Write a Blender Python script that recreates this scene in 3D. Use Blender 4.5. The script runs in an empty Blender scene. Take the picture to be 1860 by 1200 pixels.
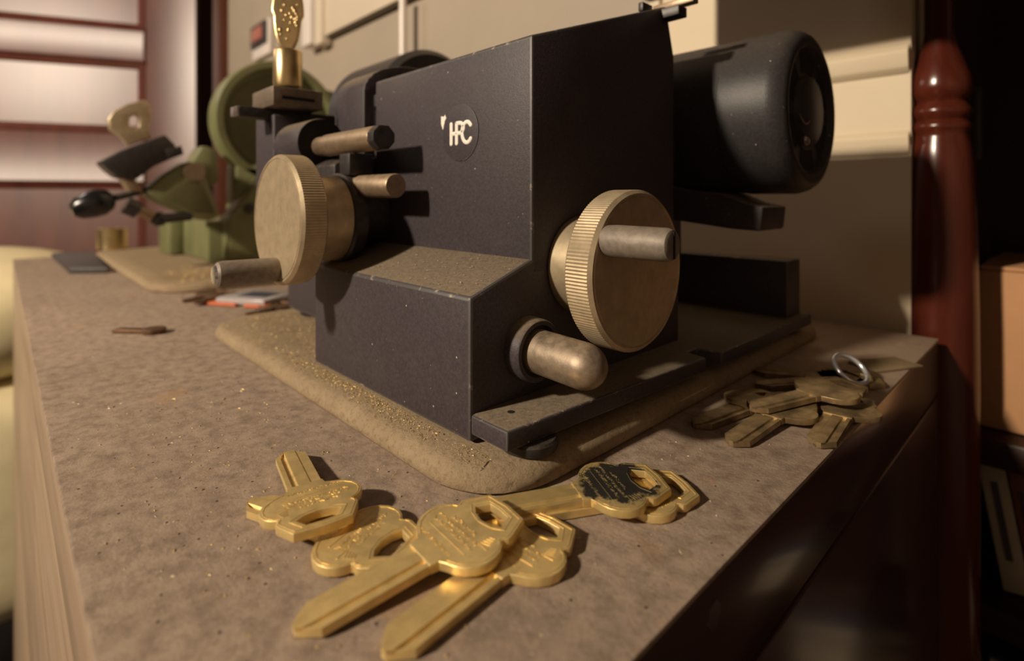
import bpy, bmesh, math, random
from mathutils import Vector, Matrix
R = math.radians
random.seed(7)
S = bpy.context.scene
COL = S.collection

# ------------------------------------------------------------------ camera
F, CX, HY, H = 975.0, 930.0, 357.0, 0.085          # focal length in px of a 1860 px frame, horizon row, height above bench
ALPHA = math.atan2(930.0, 975.0)
FW = Vector((-math.cos(ALPHA), math.sin(ALPHA), 0)); RT = Vector((math.sin(ALPHA), math.cos(ALPHA), 0)); UP = Vector((0, 0, 1))
CAM = Vector((0, 0, H))
cd = bpy.data.cameras.new('camera'); cam = bpy.data.objects.new('camera', cd); COL.objects.link(cam)
cd.sensor_width = 36.0; cd.lens = 36.0 * F / 1860.0
cd.shift_y = -(600.0 - HY) / 1860.0
cd.clip_start = 0.005; cd.clip_end = 30
m = Matrix((RT, UP, -FW)).transposed().to_4x4(); m.translation = CAM
cam.matrix_world = m
cd.dof.use_dof = True; cd.dof.focus_distance = 0.172; cd.dof.aperture_fstop = 8.5
S.camera = cam

# ------------------------------------------------------------------ world, lamps, exposure
w = bpy.data.worlds.new('room_dark'); S.world = w; w.use_nodes = True
w.node_tree.nodes['Background'].inputs[0].default_value = (1.0, 0.66, 0.42, 1)
w.node_tree.nodes['Background'].inputs[1].default_value = 0.05
def lamp(name, loc, power, color, radius):
    l = bpy.data.lights.new(name, 'POINT'); l.energy = power; l.color = color; l.shadow_soft_size = radius
    o = bpy.data.objects.new(name, l); o.location = loc; COL.objects.link(o); return o
lamp('work_lamp', (-0.42, -1.25, 0.80), 128.0, (1.0, 0.84, 0.64), 0.05)
lamp('room_lamp', (-1.22, -0.32, 0.68), 3.6, (1.0, 0.87, 0.78), 0.06)
S.view_settings.view_transform = 'Standard'; S.view_settings.look = 'None'
S.view_settings.exposure = 0.0; S.view_settings.gamma = 1.0; S.view_settings.use_curve_mapping = False

# pixel -> point on a known plane
def ray(x, y): return FW + RT * ((x - CX) / F) + UP * ((HY - y) / F)
def PZ(x, y, z=0.0): d = ray(x, y); return CAM + d * ((z - H) / d.z)
def PX(x, y, v): d = ray(x, y); return CAM + d * (v / d.x)
def PY(x, y, v): d = ray(x, y); return CAM + d * (v / d.y)
def PD(x, y, t): return CAM + ray(x, y) * t

# ------------------------------------------------------------------ materials
MATS = {}
class NT:
    def __init__(s, name):
        s.m = bpy.data.materials.new(name); s.m.use_nodes = True; s.t = s.m.node_tree
        s.b = s.t.nodes['Principled BSDF']; s.co = s.n('ShaderNodeTexCoord').outputs['Object']
        MATS[name] = s.m
    def n(s, k, **kw):
        q = s.t.nodes.new(k)
        for a, v in kw.items(): setattr(q, a, v)
        return q
    def l(s, a, b): s.t.links.new(a, b)
    def noise(s, scale, detail=4, rough=0.6, stretch=None):
        q = s.n('ShaderNodeTexNoise'); q.inputs['Scale'].default_value = scale; q.inputs['Detail'].default_value = detail
        q.inputs['Roughness'].default_value = rough
        c = s.co
        if stretch:
            mp = s.n('ShaderNodeMapping'); mp.inputs['Scale'].default_value = stretch; s.l(c, mp.inputs[0]); c = mp.outputs[0]
        s.l(c, q.inputs['Vector']); return q.outputs['Fac']
    def ramp(s, fac, a, b, ca=(0, 0, 0, 1), cb=(1, 1, 1, 1)):
        q = s.n('ShaderNodeValToRGB'); e = q.color_ramp.elements
        e[0].position = a; e[1].position = b; e[0].color = ca; e[1].color = cb
        s.l(fac, q.inputs[0]); return q.outputs['Color']
    def mix(s, fac, a, b):
        q = s.n('ShaderNodeMix', data_type='RGBA')
        for i, v in ((0, fac), (6, a), (7, b)):
            if isinstance(v, (int, float)): q.inputs[i].default_value = v
            elif isinstance(v, tuple): q.inputs[i].default_value = v if len(v) == 4 else (*v, 1)
            else: s.l(v, q.inputs[i])
        return q.outputs[2]
    def math(s, op, a, b=0.0):
        q = s.n('ShaderNodeMath', operation=op)
        for i, v in ((0, a), (1, b)):
            if isinstance(v, (int, float)): q.inputs[i].default_value = v
            else: s.l(v, q.inputs[i])
        return q.outputs[0]
    def dots(s, scale, size, keep):
        q = s.n('ShaderNodeTexVoronoi'); q.inputs['Scale'].default_value = scale; s.l(s.co, q.inputs['Vector'])
        a = s.math('LESS_THAN', q.outputs['Distance'], size)
        x = s.n('ShaderNodeSeparateColor'); s.l(q.outputs['Color'], x.inputs[0])
        return s.math('MULTIPLY', a, s.math('GREATER_THAN', x.outputs[0], keep))
    def up(s, a=0.5, b=0.95):
        g = s.n('ShaderNodeNewGeometry'); x = s.n('ShaderNodeSeparateXYZ'); s.l(g.outputs['Normal'], x.inputs[0])
        return s.ramp(x.outputs[2], a, b)
    def bump(s, h, strength, dist=0.001):
        q = s.n('ShaderNodeBump'); q.inputs['Strength'].default_value = strength; q.inputs['Distance'].default_value = dist
        s.l(h, q.inputs['Height']); s.l(q.outputs[0], s.b.inputs['Normal'])
    def out(s, col=None, rough=0.5, metal=0.0, spec=None):
        if col is not None:
            if isinstance(col, tuple): s.b.inputs['Base Color'].default_value = (*col[:3], 1)
            else: s.l(col, s.b.inputs['Base Color'])
        for k, v in (('Roughness', rough), ('Metallic', metal)):
            if isinstance(v, (int, float)): s.b.inputs[k].default_value = v
            else: s.l(v, s.b.inputs[k])
        if spec is not None: s.b.inputs['Specular IOR Level'].default_value = spec
        return s.m

def mk_black(name, base, dust=0.75, rough=0.5):
    t = NT(name)
    c = t.mix(t.ramp(t.noise(900, 3), 0.3, 0.7), tuple(v * 0.75 for v in base), tuple(v * 1.25 for v in base))
    c = t.mix(t.math('MULTIPLY', t.ramp(t.noise(60, 5), 0.55, 0.8), 0.25), c, (0.10, 0.085, 0.075))
    c = t.mix(t.dots(170, 0.055, 0.72), c, (0.42, 0.36, 0.30))
    c = t.mix(t.dots(420, 0.09, 0.9), c, (0.25, 0.21, 0.18))
    d = t.math('MULTIPLY', t.up(0.35, 0.85), t.math('MULTIPLY', t.ramp(t.noise(700, 6, 0.75), 0.10, 0.62), dust))
    c = t.mix(d, c, (0.24, 0.185, 0.12))
    t.bump(t.noise(1800, 3), 0.25, 0.0004)
    r = t.mix(d, (rough,) * 3, (0.95,) * 3)
    return t.out(c, r, 0.0, 0.35)
mk_black('black_paint', (0.050, 0.0405, 0.047), 0.9)
mk_black('motor_paint', (0.035, 0.032, 0.034), 0.2, 0.42)
def mk_worn():
    t = NT('worn_edge')
    c = t.mix(t.ramp(t.noise(170, 6, 0.75), 0.57, 0.66), (0.075, 0.068, 0.070), (0.34, 0.28, 0.23))
    t.out(c, 0.5, 0.1)
mk_worn()
def mk_plain(name, col, rough=0.5, metal=0.0, var=0.25, scale=120, bump=0.0, dust=0.0, bscale=1500, spec=None):
    t = NT(name)
    c = t.mix(t.ramp(t.noise(scale, 5), 0.3, 0.7), tuple(v * (1 - var) for v in col), tuple(min(1, v * (1 + var)) for v in col))
    r = rough
    if dust:
        d = t.math('MULTIPLY', t.up(0.1, 0.9), t.math('MULTIPLY', t.ramp(t.noise(300, 6), 0.3, 0.65), dust))
        c = t.mix(d, c, (0.26, 0.19, 0.115)); r = t.mix(d, (rough,) * 3, (0.95,) * 3)
        if metal:
            metal = t.math('SUBTRACT', metal, t.math('MULTIPLY', d, metal))
    if bump: t.bump(t.noise(bscale, 4), bump, 0.0004)
    return t.out(c, r, metal, spec)
mk_plain('aged_nickel', (0.56, 0.45, 0.30), 0.45, 0.65, 0.15, 200, 0.05)
mk_plain('nickel_hub', (0.46, 0.36, 0.22), 0.45, 0.8, 0.2, 200, 0.05)
mk_plain('handle_metal', (0.22, 0.185, 0.155), 0.55, 0.35, 0.25, 400, 0.1, 0.35)
mk_plain('rod_metal', (0.34, 0.25, 0.17), 0.45, 0.75, 0.2, 300, 0.1, 0.7)
mk_plain('knob_metal', (0.32, 0.25, 0.185), 0.45, 0.65, 0.3, 300, 0.1, 0.4)
mk_plain('dark_hole', (0.006, 0.005, 0.004), 0.8)
mk_plain('dark_steel', (0.05, 0.045, 0.045), 0.45, 0.5, 0.3, 300, 0.05, 0.3)
mk_plain('vise_steel', (0.22, 0.175, 0.13), 0.45, 0.6, 0.2, 300, 0.05, 0.4)
mk_plain('steel', (0.55, 0.52, 0.50), 0.25, 0.9, 0.1)
mk_plain('chrome', (0.90, 0.90, 0.95), 0.22, 0.7, 0.03)
mk_plain('letter_white', (0.85, 0.78, 0.70), 0.6, 0, 0.05)
mk_plain('brass_knob', (0.62, 0.47, 0.24), 0.30, 0.95, 0.15, 150, 0.08)
mk_plain('hammered_brass', (0.66, 0.50, 0.26), 0.25, 0.9, 0.15, 150, 0.45, 0, 330)
def mk_brass(name, col, rough, soot=0.0, tar=0.0):
    t = NT(name)
    c = t.mix(t.ramp(t.noise(250, 5), 0.3, 0.7), tuple(v * 0.85 for v in col), tuple(min(1, v * 1.1) for v in col))
    if tar: c = t.mix(t.math('MULTIPLY', t.ramp(t.noise(90, 6), 0.35, 0.65), tar), c, (0.10, 0.065, 0.035))
    r = t.ramp(t.noise(400, 4), 0.3, 0.7, (rough * 0.8,) * 3 + (1,), (rough * 1.25,) * 3 + (1,))
    mt = 0.6
    if soot:
        mp = t.n('ShaderNodeMapping'); mp.inputs['Location'].default_value = (-.0395, -.001, 0); t.l(t.co, mp.inputs[0])
        ln = t.n('ShaderNodeVectorMath', operation='LENGTH'); t.l(mp.outputs[0], ln.inputs[0])
        rad = t.math('ADD', t.math('MULTIPLY', ln.outputs['Value'], 44.0), t.math('MULTIPLY', t.noise(160, 6, 0.75), 0.9))
        k = t.math('MULTIPLY', t.ramp(rad, 0.85, 1.15, (1, 1, 1, 1), (0, 0, 0, 1)), soot)
        k = t.math('MULTIPLY', k, t.up(0.5, 0.8))
        c = t.mix(k, c, (0.012, 0.010, 0.008)); r = t.mix(k, r, (0.7,) * 3); mt = t.math('SUBTRACT', mt, t.math('MULTIPLY', k, 0.6))
    t.bump(t.noise(1200, 3, 0.6, (0.15, 1, 1)), 0.12, 0.0003)
    return t.out(c, r, mt)
mk_brass('brass', (0.80, 0.60, 0.265), 0.42)
mk_brass('brass_sooty', (0.70, 0.52, 0.22), 0.36, 1.0)
mk_brass('brass_tarnished_shaded', (0.46, 0.33, 0.165), 0.42, 0, 0.75)  # tarnish, with the machine's shadow over the heap darkened into it
mk_brass('copper_dark', (0.22, 0.12, 0.07), 0.45, 0, 0.6)
mk_plain('brass_chip', (0.52, 0.36, 0.14), 0.5, 0.5, 0.3, 900)
mk_plain('pale_chip', (0.50, 0.40, 0.26), 0.5, 0.2, 0.3, 900)
def mk_bench():
    t = NT('bench_top_worn')
    c = t.mix(t.ramp(t.noise(9, 6, 0.65), 0.3, 0.7), (0.31, 0.232, 0.174), (0.42, 0.316, 0.238))
    c = t.mix(t.ramp(t.noise(160, 6, 0.75), 0.42, 0.72), c, (0.165, 0.120, 0.088))
    c = t.mix(t.math('MULTIPLY', t.ramp(t.noise(70, 5, 0.8, (1, 6, 1)), 0.58, 0.75), 0.5), c, (0.42, 0.31, 0.22))
    c = t.mix(t.math('MULTIPLY', t.ramp(t.noise(30, 4), 0.64, 0.72), 0.45), c, (0.42, 0.24, 0.11))
    sx = t.n('ShaderNodeSeparateXYZ'); t.l(t.co, sx.inputs[0])
    c = t.mix(t.math('MULTIPLY', t.ramp(t.math('ADD', sx.outputs[1], t.math('MULTIPLY', t.noise(14, 4), 0.08)), 0.02, 0.17), 0.55), c, (0.60, 0.44, 0.32))  # paler colour towards the back, painted in to offset the lamp's falloff
    c = t.mix(t.dots(260, 0.10, 0.80), c, (0.05, 0.035, 0.028))
    c = t.mix(t.dots(330, 0.09, 0.86), c, (0.42, 0.30, 0.18))
    t.bump(t.noise(700, 6, 0.75), 0.6, 0.0006)
    t.out(c, 0.75, 0, 0.3)
mk_bench()
def mk_mat():
    t = NT('felt_mat')
    c = t.mix(t.ramp(t.noise(40, 6, 0.7), 0.3, 0.7), (0.35, 0.26, 0.165), (0.45, 0.34, 0.215))
    c = t.mix(t.ramp(t.noise(500, 5, 0.8), 0.5, 0.75), c, (0.19, 0.135, 0.085))
    t.bump(t.noise(600, 6, 0.8), 0.8, 0.0012)
    t.out(c, 0.95, 0, 0.1)
mk_mat()
def mk_wood(name, a, b, rough, stretch=(1, 14, 14), scale=6, coat=0.0):
    t = NT(name)
    c = t.mix(t.ramp(t.noise(scale, 7, 0.6, stretch), 0.3, 0.7), a, b)
    t.bump(t.noise(scale * 6, 5, 0.6, stretch), 0.06, 0.001)
    t.out(c, rough, 0, 0.5)
    if coat: t.b.inputs['Coat Weight'].default_value = coat; t.b.inputs['Coat Roughness'].default_value = 0.15
mk_wood('mahogany_end', (0.035, 0.018, 0.016), (0.070, 0.036, 0.030), 0.32, (14, 1, 14), 6, 0.8)
mk_wood('bench_front_wood', (0.27, 0.19, 0.13), (0.38, 0.28, 0.20), 0.45, (1, 14, 14), 8)
mk_wood('door_wood', (0.085, 0.017, 0.010), (0.165, 0.042, 0.024), 0.42, (2, 2, 0.4), 9, 1.0)
MATS['door_wood'].node_tree.nodes['Principled BSDF'].inputs['Coat Roughness'].default_value = 0.38
MATS['door_wood'].node_tree.nodes['Principled BSDF'].inputs['Coat IOR'].default_value = 1.6
mk_wood('post_wood', (0.055, 0.010, 0.006), (0.10, 0.020, 0.010), 0.22, (8, 8, 1), 12)
mk_wood('shelf_wood', (0.020, 0.006, 0.004), (0.035, 0.011, 0.007), 0.45, (1, 10, 10), 8)
mk_wood('casing_wood', (0.05, 0.012, 0.004), (0.09, 0.022, 0.007), 0.40, (8, 8, 1), 8)
mk_plain('cream_wall', (0.72, 0.60, 0.43), 0.6, 0, 0.05, 8, 0.05, 0, 200)
mk_plain('cream_wall_half_shade', (0.40, 0.335, 0.26), 0.6, 0, 0.05, 8)  # the cream wall in half shade, the shade mixed into this colour
mk_plain('brown_wall', (0.22, 0.165, 0.13), 0.6, 0, 0.05, 8)
mk_plain('box_enamel', (0.70, 0.60, 0.47), 0.45, 0, 0.05, 10)
mk_plain('white_enamel', (0.80, 0.72, 0.66), 0.3, 0, 0.04, 10)
mk_plain('box_shadow_gap', (0.10, 0.075, 0.05), 0.6, 0, 0.05)
mk_plain('green_enamel', (0.165, 0.170, 0.078), 0.42, 0, 0.2, 25, 0.05, 0.35, 300)
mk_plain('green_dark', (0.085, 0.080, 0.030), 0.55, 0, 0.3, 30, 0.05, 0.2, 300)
mk_plain('pale_yellow', (0.85, 0.73, 0.45), 0.6, 0, 0.12, 12)
mk_plain('cardboard', (0.52, 0.27, 0.13), 0.8, 0, 0.08, 20)
mk_plain('paper', (0.40, 0.33, 0.24), 0.8, 0, 0.1, 40)
mk_plain('book_orange', (0.20, 0.06, 0.02), 0.6, 0, 0.1, 40)
mk_plain('book_blue', (0.035, 0.05, 0.11), 0.5, 0, 0.1, 40)
mk_plain('book_red', (0.32, 0.05, 0.03), 0.5, 0, 0.1, 40)
mk_plain('floor_dark', (0.02, 0.012, 0.008), 0.5, 0, 0.3, 5)
mk_plain('black_plastic', (0.010, 0.009, 0.010), 0.25, 0, 0.2)
mk_plain('slate_card', (0.055, 0.047, 0.047), 0.5, 0, 0.15)
mk_plain('orange_print', (0.60, 0.15, 0.06), 0.5, 0, 0.1)
mk_plain('grey_blue', (0.05, 0.06, 0.09), 0.4, 0, 0.1)
mk_plain('clear_film', (0.42, 0.38, 0.38), 0.2, 0, 0.1)
mk_plain('red_switch', (0.42, 0.15, 0.11), 0.4, 0, 0.05)
mk_plain('tan_tag', (0.26, 0.185, 0.10), 0.8, 0, 0.1)

# ------------------------------------------------------------------ mesh helpers
def sharp(me, ang=35):
    for p in me.polygons: p.use_smooth = True
    me.set_sharp_from_angle(angle=R(ang))
def link(name, me, mat, parent=None):
    o = bpy.data.objects.new(name, me); COL.objects.link(o)
    for mm in (mat if isinstance(mat, (list, tuple)) else [mat]):
        if mm: me.materials.append(MATS[mm])
    if parent: o.parent = parent
    return o
def world_of(o):
    v = Vector((0, 0, 0))
    while o: v = v + o.location; o = o.parent
    return v
def fin(name, bm, mat, parent=None, ang=35, local=False):
    """one mesh object; geometry given in world space unless local"""
    bmesh.ops.recalc_face_normals(bm, faces=bm.faces)
    if not local:
        off = world_of(parent) if parent else None
        if off is None:
            xs = [v.co for v in bm.verts]
            off = Vector(((min(v.x for v in xs) + max(v.x for v in xs)) / 2, (min(v.y for v in xs) + max(v.y for v in xs)) / 2, min(v.z for v in xs)))
        bmesh.ops.translate(bm, verts=bm.verts, vec=-off)
    me = bpy.data.meshes.new(name); bm.to_mesh(me); bm.free(); sharp(me, ang)
    o = link(name, me, mat, parent)
    if not local and not parent: o.location = off
    return o
def thing(name, label, cat, loc=(0, 0, 0), group=None):
    o = bpy.data.objects.new(name, None); COL.objects.link(o); o.location = loc; o.empty_display_size = 0.01
    o['label'] = label; o['category'] = cat
    if group: o['group'] = group
    return o
def tag(o, label, cat, group=None):
    o['label'] = label; o['category'] = cat
    if group: o['group'] = group
    return o
def struct(o, label=None):
    o['kind'] = 'structure'
    if label: o['label'] = label
    return o
def bev(bm, width, seg=2, ang=30, mat=-1, geom=None):
    es = [e for e in (geom or bm.edges) if len(e.link_faces) == 2 and e.calc_face_angle(0) > R(ang)]
    if es and width > 0: bmesh.ops.bevel(bm, geom=es, offset=width, segments=seg, affect='EDGES', profile=0.5, material=mat, clamp_overlap=True)
def box(x0, x1, y0, y1, z0, z1, b=0.0, seg=2, mat=-1):
    bm = bmesh.new(); bmesh.ops.create_cube(bm, size=1)
    for v in bm.verts:
        v.co = Vector((x0 + (v.co.x + .5) * (x1 - x0), y0 + (v.co.y + .5) * (y1 - y0), z0 + (v.co.z + .5) * (z1 - z0)))
    if b: bev(bm, b, seg, 30, mat)
    return bm
def obox(c, ax, ay, az, sx, sy, sz, b=0.0):
    bm = bmesh.new(); bmesh.ops.create_cube(bm, size=1)
    for v in bm.verts: v.co = c + ax * (v.co.x * sx) + ay * (v.co.y * sy) + az * (v.co.z * sz)
    if b: bev(bm, b)
    return bm
def frame(axis):
    a = Vector(axis).normalized(); t = UP if abs(a.z) < 0.9 else Vector((1, 0, 0))
    u = a.cross(t).normalized(); v = a.cross(u).normalized(); return a, u, v
def lathe(prof, o, axis, seg=48, bm=None, knurl=None):
    """profile of (radius, height along axis); closed with caps"""
    bm = bm or bmesh.new(); a, u, v = frame(axis); o = Vector(o); rings = []
    for i, (r, h) in enumerate(prof):
        if r <= 1e-7: rings.append([bm.verts.new(o + a * h)])
        else:
            rg = []
            for k in range(seg):
                th = 2 * math.pi * k / seg
                rr = r - (knurl[1] if knurl and i in knurl[0] and k % 2 else 0)
                rg.append(bm.verts.new(o + a * h + (u * math.cos(th) + v * math.sin(th)) * rr))
            rings.append(rg)
    for p, q in zip(rings, rings[1:]):
        for k in range(seg):
            j = (k + 1) % seg
            if len(p) == 1 and len(q) == 1: break
            if len(p) == 1: bm.faces.new((p[0], q[j], q[k]))
            elif len(q) == 1: bm.faces.new((p[k], p[j], q[0]))
            else: bm.faces.new((p[k], p[j], q[j], q[k]))
    for rg in (rings[0], rings[-1]):
        if len(rg) > 2: bm.faces.new(rg)
    return bm
def rodm(p, q, r, b=0.0, seg=32):
    p, q = Vector(p), Vector(q); L = (q - p).length; b = b or r * 0.12
    return lathe([(0, 0), (r - b, 0), (r, b), (r, L - b), (r - b, L), (0, L)], p, q - p, seg)
def prism(pts, vec, b=0.0, seg=2, mat=-1):
    """polygon of 3D points extruded by vec"""
    bm = bmesh.new(); vs = [bm.verts.new(p) for p in pts]; f = bm.faces.new(vs)
    r = bmesh.ops.extrude_face_region(bm, geom=[f])
    bmesh.ops.translate(bm, verts=[e for e in r['geom'] if isinstance(e, bmesh.types.BMVert)], vec=Vector(vec))
    bmesh.ops.recalc_face_normals(bm, faces=bm.faces)
    if b: bev(bm, b, seg, 25, mat)
    return bm
def prismX(prof, x0, x1, b=0.0, seg=2, mat=-1): return prism([Vector((x0, y, z)) for y, z in prof], (x1 - x0, 0, 0), b, seg, mat)
def pxX(pix, X): return [PX(x, y, X) for x, y in pix]
def rrect(x0, x1, y0, y1, r, n=8):
    out = []
    for cx, cy, a0 in ((x1 - r, y1 - r, 0), (x0 + r, y1 - r, 90), (x0 + r, y0 + r, 180), (x1 - r, y0 + r, 270)):
        for k in range(n + 1):
            a = R(a0 + 90 * k / n); out.append((cx + r * math.cos(a), cy + r * math.sin(a)))
    return out
def curve_mesh(loops, half, bevel, res=2):
    """2D outlines (first outer, rest holes) -> bevelled solid of thickness 2*half centred on z = 0"""
    cu = bpy.data.curves.new('c', 'CURVE'); cu.dimensions = '2D'; cu.fill_mode = 'BOTH'
    cu.extrude = half - bevel; cu.bevel_depth = bevel; cu.bevel_resolution = res; cu.offset = -bevel
    for lp in loops:
        sp = cu.splines.new('POLY'); sp.points.add(len(lp) - 1); sp.use_cyclic_u = True
        for p, (x, y) in zip(sp.points, lp): p.co = (x, y, 0, 1)
    o = bpy.data.objects.new('c', cu); COL.objects.link(o)
    dg = bpy.context.evaluated_depsgraph_get(); dg.update()
    me = bpy.data.meshes.new_from_object(o.evaluated_get(dg))
    bpy.data.objects.remove(o); bpy.data.curves.remove(cu)
    bm = bmesh.new(); bm.from_mesh(me); bpy.data.meshes.remove(me)
    bmesh.ops.remove_doubles(bm, verts=bm.verts, dist=1e-6)
    return bm
def tube(pts, r, seg=12):
    """smooth tube along points with round ends"""
    bm = bmesh.new(); pts = [Vector(p) for p in pts]; rings = []; n0 = None
    for i, p in enumerate(pts):
        d = (pts[min(i + 1, len(pts) - 1)] - pts[max(i - 1, 0)]).normalized()
        if n0 is None: n0 = frame(d)[1]
        n0 = (n0 - d * n0.dot(d)).normalized(); b = d.cross(n0)
        rings.append([bm.verts.new(p + (n0 * math.cos(2 * math.pi * k / seg) + b * math.sin(2 * math.pi * k / seg)) * r) for k in range(seg)])
    for a, c in zip(rings, rings[1:]):
        for k in range(seg):
            j = (k + 1) % seg; bm.faces.new((a[k], a[j], c[j], c[k]))
    bm.faces.new(rings[0]); bm.faces.new(rings[-1]); return bm
def merge(dst, src):
    me = bpy.data.meshes.new('t'); src.to_mesh(me); src.free(); dst.from_mesh(me); bpy.data.meshes.remove(me); return dst

# ------------------------------------------------------------------ the room
WALL_Y = 0.42
struct(fin('floor', box(-3.2, 1.5, -2.0, 1.2, -0.80, -0.75), 'floor_dark'), 'dark wooden floor')
struct(fin('wall_back', box(-0.25, -0.072, WALL_Y, WALL_Y + 0.10, -0.75, 1.7), 'cream_wall'), 'cream painted wall behind the motor')
struct(fin('wall_back', box(-1.56, -0.25, WALL_Y + .0005, WALL_Y + 0.10, -0.75, 1.7), 'cream_wall_half_shade'), 'back wall carrying the electrical box, half shade painted into its colour')
struct(fin('wall_left', box(-2.75, -2.65, -2.0, 1.2, -0.75, 1.7), 'casing_wood'), 'dark wall beyond the door opening')
struct(fin('wall_right', box(1.25, 1.35, -2.0, 1.2, -0.75, 1.7), 'brown_wall'), 'brown wall on the right side of the room')
# wooden casing at the end of the wall
c0 = PY(405, 100, WALL_Y - 0.012).x
struct(fin('trim_1', box(c0 - 0.085, c0, WALL_Y - 0.014, WALL_Y + 0.11, -0.75, 1.7, 0.003), 'casing_wood'), 'dark brown wooden door casing')

# panelled door standing ajar
PR = PD(357, 357, 1.55); DD = (FW * 0.36 + RT * 0.933).normalized(); DN = Vector((DD.y, -DD.x, 0))
if DN.dot(FW) > 0: DN = -DN
door = bpy.data.objects.new('door_1', None); COL.objects.link(door); door.location = (PR.x, PR.y, -0.74)
struct(door, 'red brown panelled door with glossy varnish, standing ajar')
def dbox(s0, s1, z0, z1, d0, d1, b): # along the door to the left, height, proud of the core
    c = Vector((PR.x, PR.y, 0)) - DD * ((s0 + s1) / 2) + DN * ((d0 + d1) / 2) + UP * ((z0 + z1) / 2)
    return obox(c, DD, DN, UP, s1 - s0, d1 - d0, z1 - z0, b)
DW = 0.86
fin('door_core', dbox(0, DW, -0.74, 1.45, -0.030, -0.012, 0), 'door_wood', door)
fin('stile', dbox(0, 0.125, -0.74, 1.45, -0.012, 0.006, 0.003), 'door_wood', door)
fin('stile', dbox(DW - 0.125, DW, -0.74, 1.45, -0.012, 0.006, 0.003), 'door_wood', door)
rails = [(-0.74, -0.50), (-0.30, -0.20), (0.125, 0.262), (0.460, 0.548), (0.76, 0.86), (1.05, 1.16), (1.33, 1.45)]
for a, b in rails: fin('rail', dbox(0.125, DW - 0.125, a, b, -0.012, 0.006, 0.006), 'door_wood', door)
for (a, b), (c, d) in zip(rails, rails[1:]):
    z0, z1, s0, s1 = b, c, 0.125, DW - 0.125
    bm = bmesh.new()
    def dp(s, z, q): return Vector((PR.x, PR.y, z)) - DD * s + DN * q
    e = 0.020; o4 = [(s0, z0), (s1, z0), (s1, z1), (s0, z1)]; i4 = [(s0 + e, z0 + e), (s1 - e, z0 + e), (s1 - e, z1 - e), (s0 + e, z1 - e)]
    A = [bm.verts.new(dp(s, z, 0.004)) for s, z in o4]; B = [bm.verts.new(dp(s, z, -0.008)) for s, z in i4]
    Bk = [bm.verts.new(dp(s, z, -0.013)) for s, z in o4]
    for k in range(4):
        j = (k + 1) % 4; bm.faces.new((A[k], A[j], B[j], B[k])); bm.faces.new((A[k], A[j], Bk[j], Bk[k]))
    bm.faces.new(B); bm.faces.new(Bk)
    fin('panel', bm, 'door_wood', door, 15)

# ------------------------------------------------------------------ bench
BX0, BX1, BY0, BY1 = -0.997, -0.0560, 0.0125, 0.4065
bench = thing('workbench', 'long dark wooden bench cabinet with a worn grey-brown top carrying the machines', 'bench', ((BX0 + BX1) / 2, (BY0 + BY1) / 2, -0.75))
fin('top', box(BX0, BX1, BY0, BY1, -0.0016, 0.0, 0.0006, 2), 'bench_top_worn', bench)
zs = PX(1495, 1025, BX1).z
fin('core', box(BX0 + .004, BX1 - .004, BY0 + .004, BY1 - .002, -0.75, -0.0017), 'shelf_wood', bench)
er = fin('end_rail', box(BX1 - .006, BX1 - .0004, BY0 + .0005, BY1, zs + .0008, -0.0017, 0.0008), 'mahogany_end', bench)
fin('end_panel', box(BX1 - .006, BX1 - .0004, BY0 + .0005, BY1, -0.75, zs - .0008, 0.0010), 'mahogany_end', bench)
pc = PX(1298, 1117, BX1)
fin('screw_plug', lathe([(0, -.002), (.0028, -.002), (.0031, 0.0), (.0029, .0004), (0, .0004)], (BX1 - .0004, pc.y, pc.z), (1, 0, 0), 24), 'mahogany_end', er)
fr = fin('front_rail', box(BX0, BX1 - .007, BY0 + .0003, BY0 + .006, -0.028, -0.0017, 0.0008), 'bench_front_wood', bench)
for a, b in ((BX0, -0.69), (-0.687, -0.37), (-0.367, BX1 - .007)):
    dr = fin('drawer_front', box(a, b, BY0 + .0006, BY0 + .006, -0.20, -0.0295, 0.0012), 'bench_front_wood', bench)
fin('front_panel', box(BX0, BX1 - .007, BY0 + .0010, BY0 + .006, -0.75, -0.2015, 0.0012), 'bench_front_wood', bench)

# ------------------------------------------------------------------ mats
def mat_pad(x0, x1, y0, y1, th, r, label):
    bm = bmesh.new(); lp = rrect(x0, x1, y0, y1, r, 10); rings = []
    cx, cy = (x0 + x1) / 2, (y0 + y1) / 2
    rnd = random.Random(3)
    for ins, z in ((0.0012, 0.0), (0.0, 0.0012), (0.0, th - .0042), (0.0012, th - .0016), (0.004, th), (0.02, th)):
        rg = []
        for x, y in lp:
            dx, dy = cx - x, cy - y; f = 1 - 2 * ins / (x1 - x0), 1 - 2 * ins / (y1 - y0)
            jz = rnd.uniform(-.0002, .0002) if z > 0 else 0
            rg.append(bm.verts.new((cx - dx * f[0], cy - dy * f[1], z + jz)))
        rings.append(rg)
    n = len(lp)
    for a, b in zip(rings, rings[1:]):
        for k in range(n): bm.faces.new((a[k], a[(k + 1) % n], b[(k + 1) % n], b[k]))
    bm.faces.new(rings[0]); bm.faces.new(rings[-1])
    return tag(fin('machine_mat', bm, 'felt_mat', None, 50), label, 'mat')
MT = 0.008
mat1 = mat_pad(-0.375, -0.1065, 0.0925, 0.374, MT, 0.026, 'thick tan felt mat with round corners under the black key machine')
mat2 = mat_pad(-0.98, -0.535, 0.0955, 0.392, MT, 0.045, 'tan felt mat with round corners under the green key machine')

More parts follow.
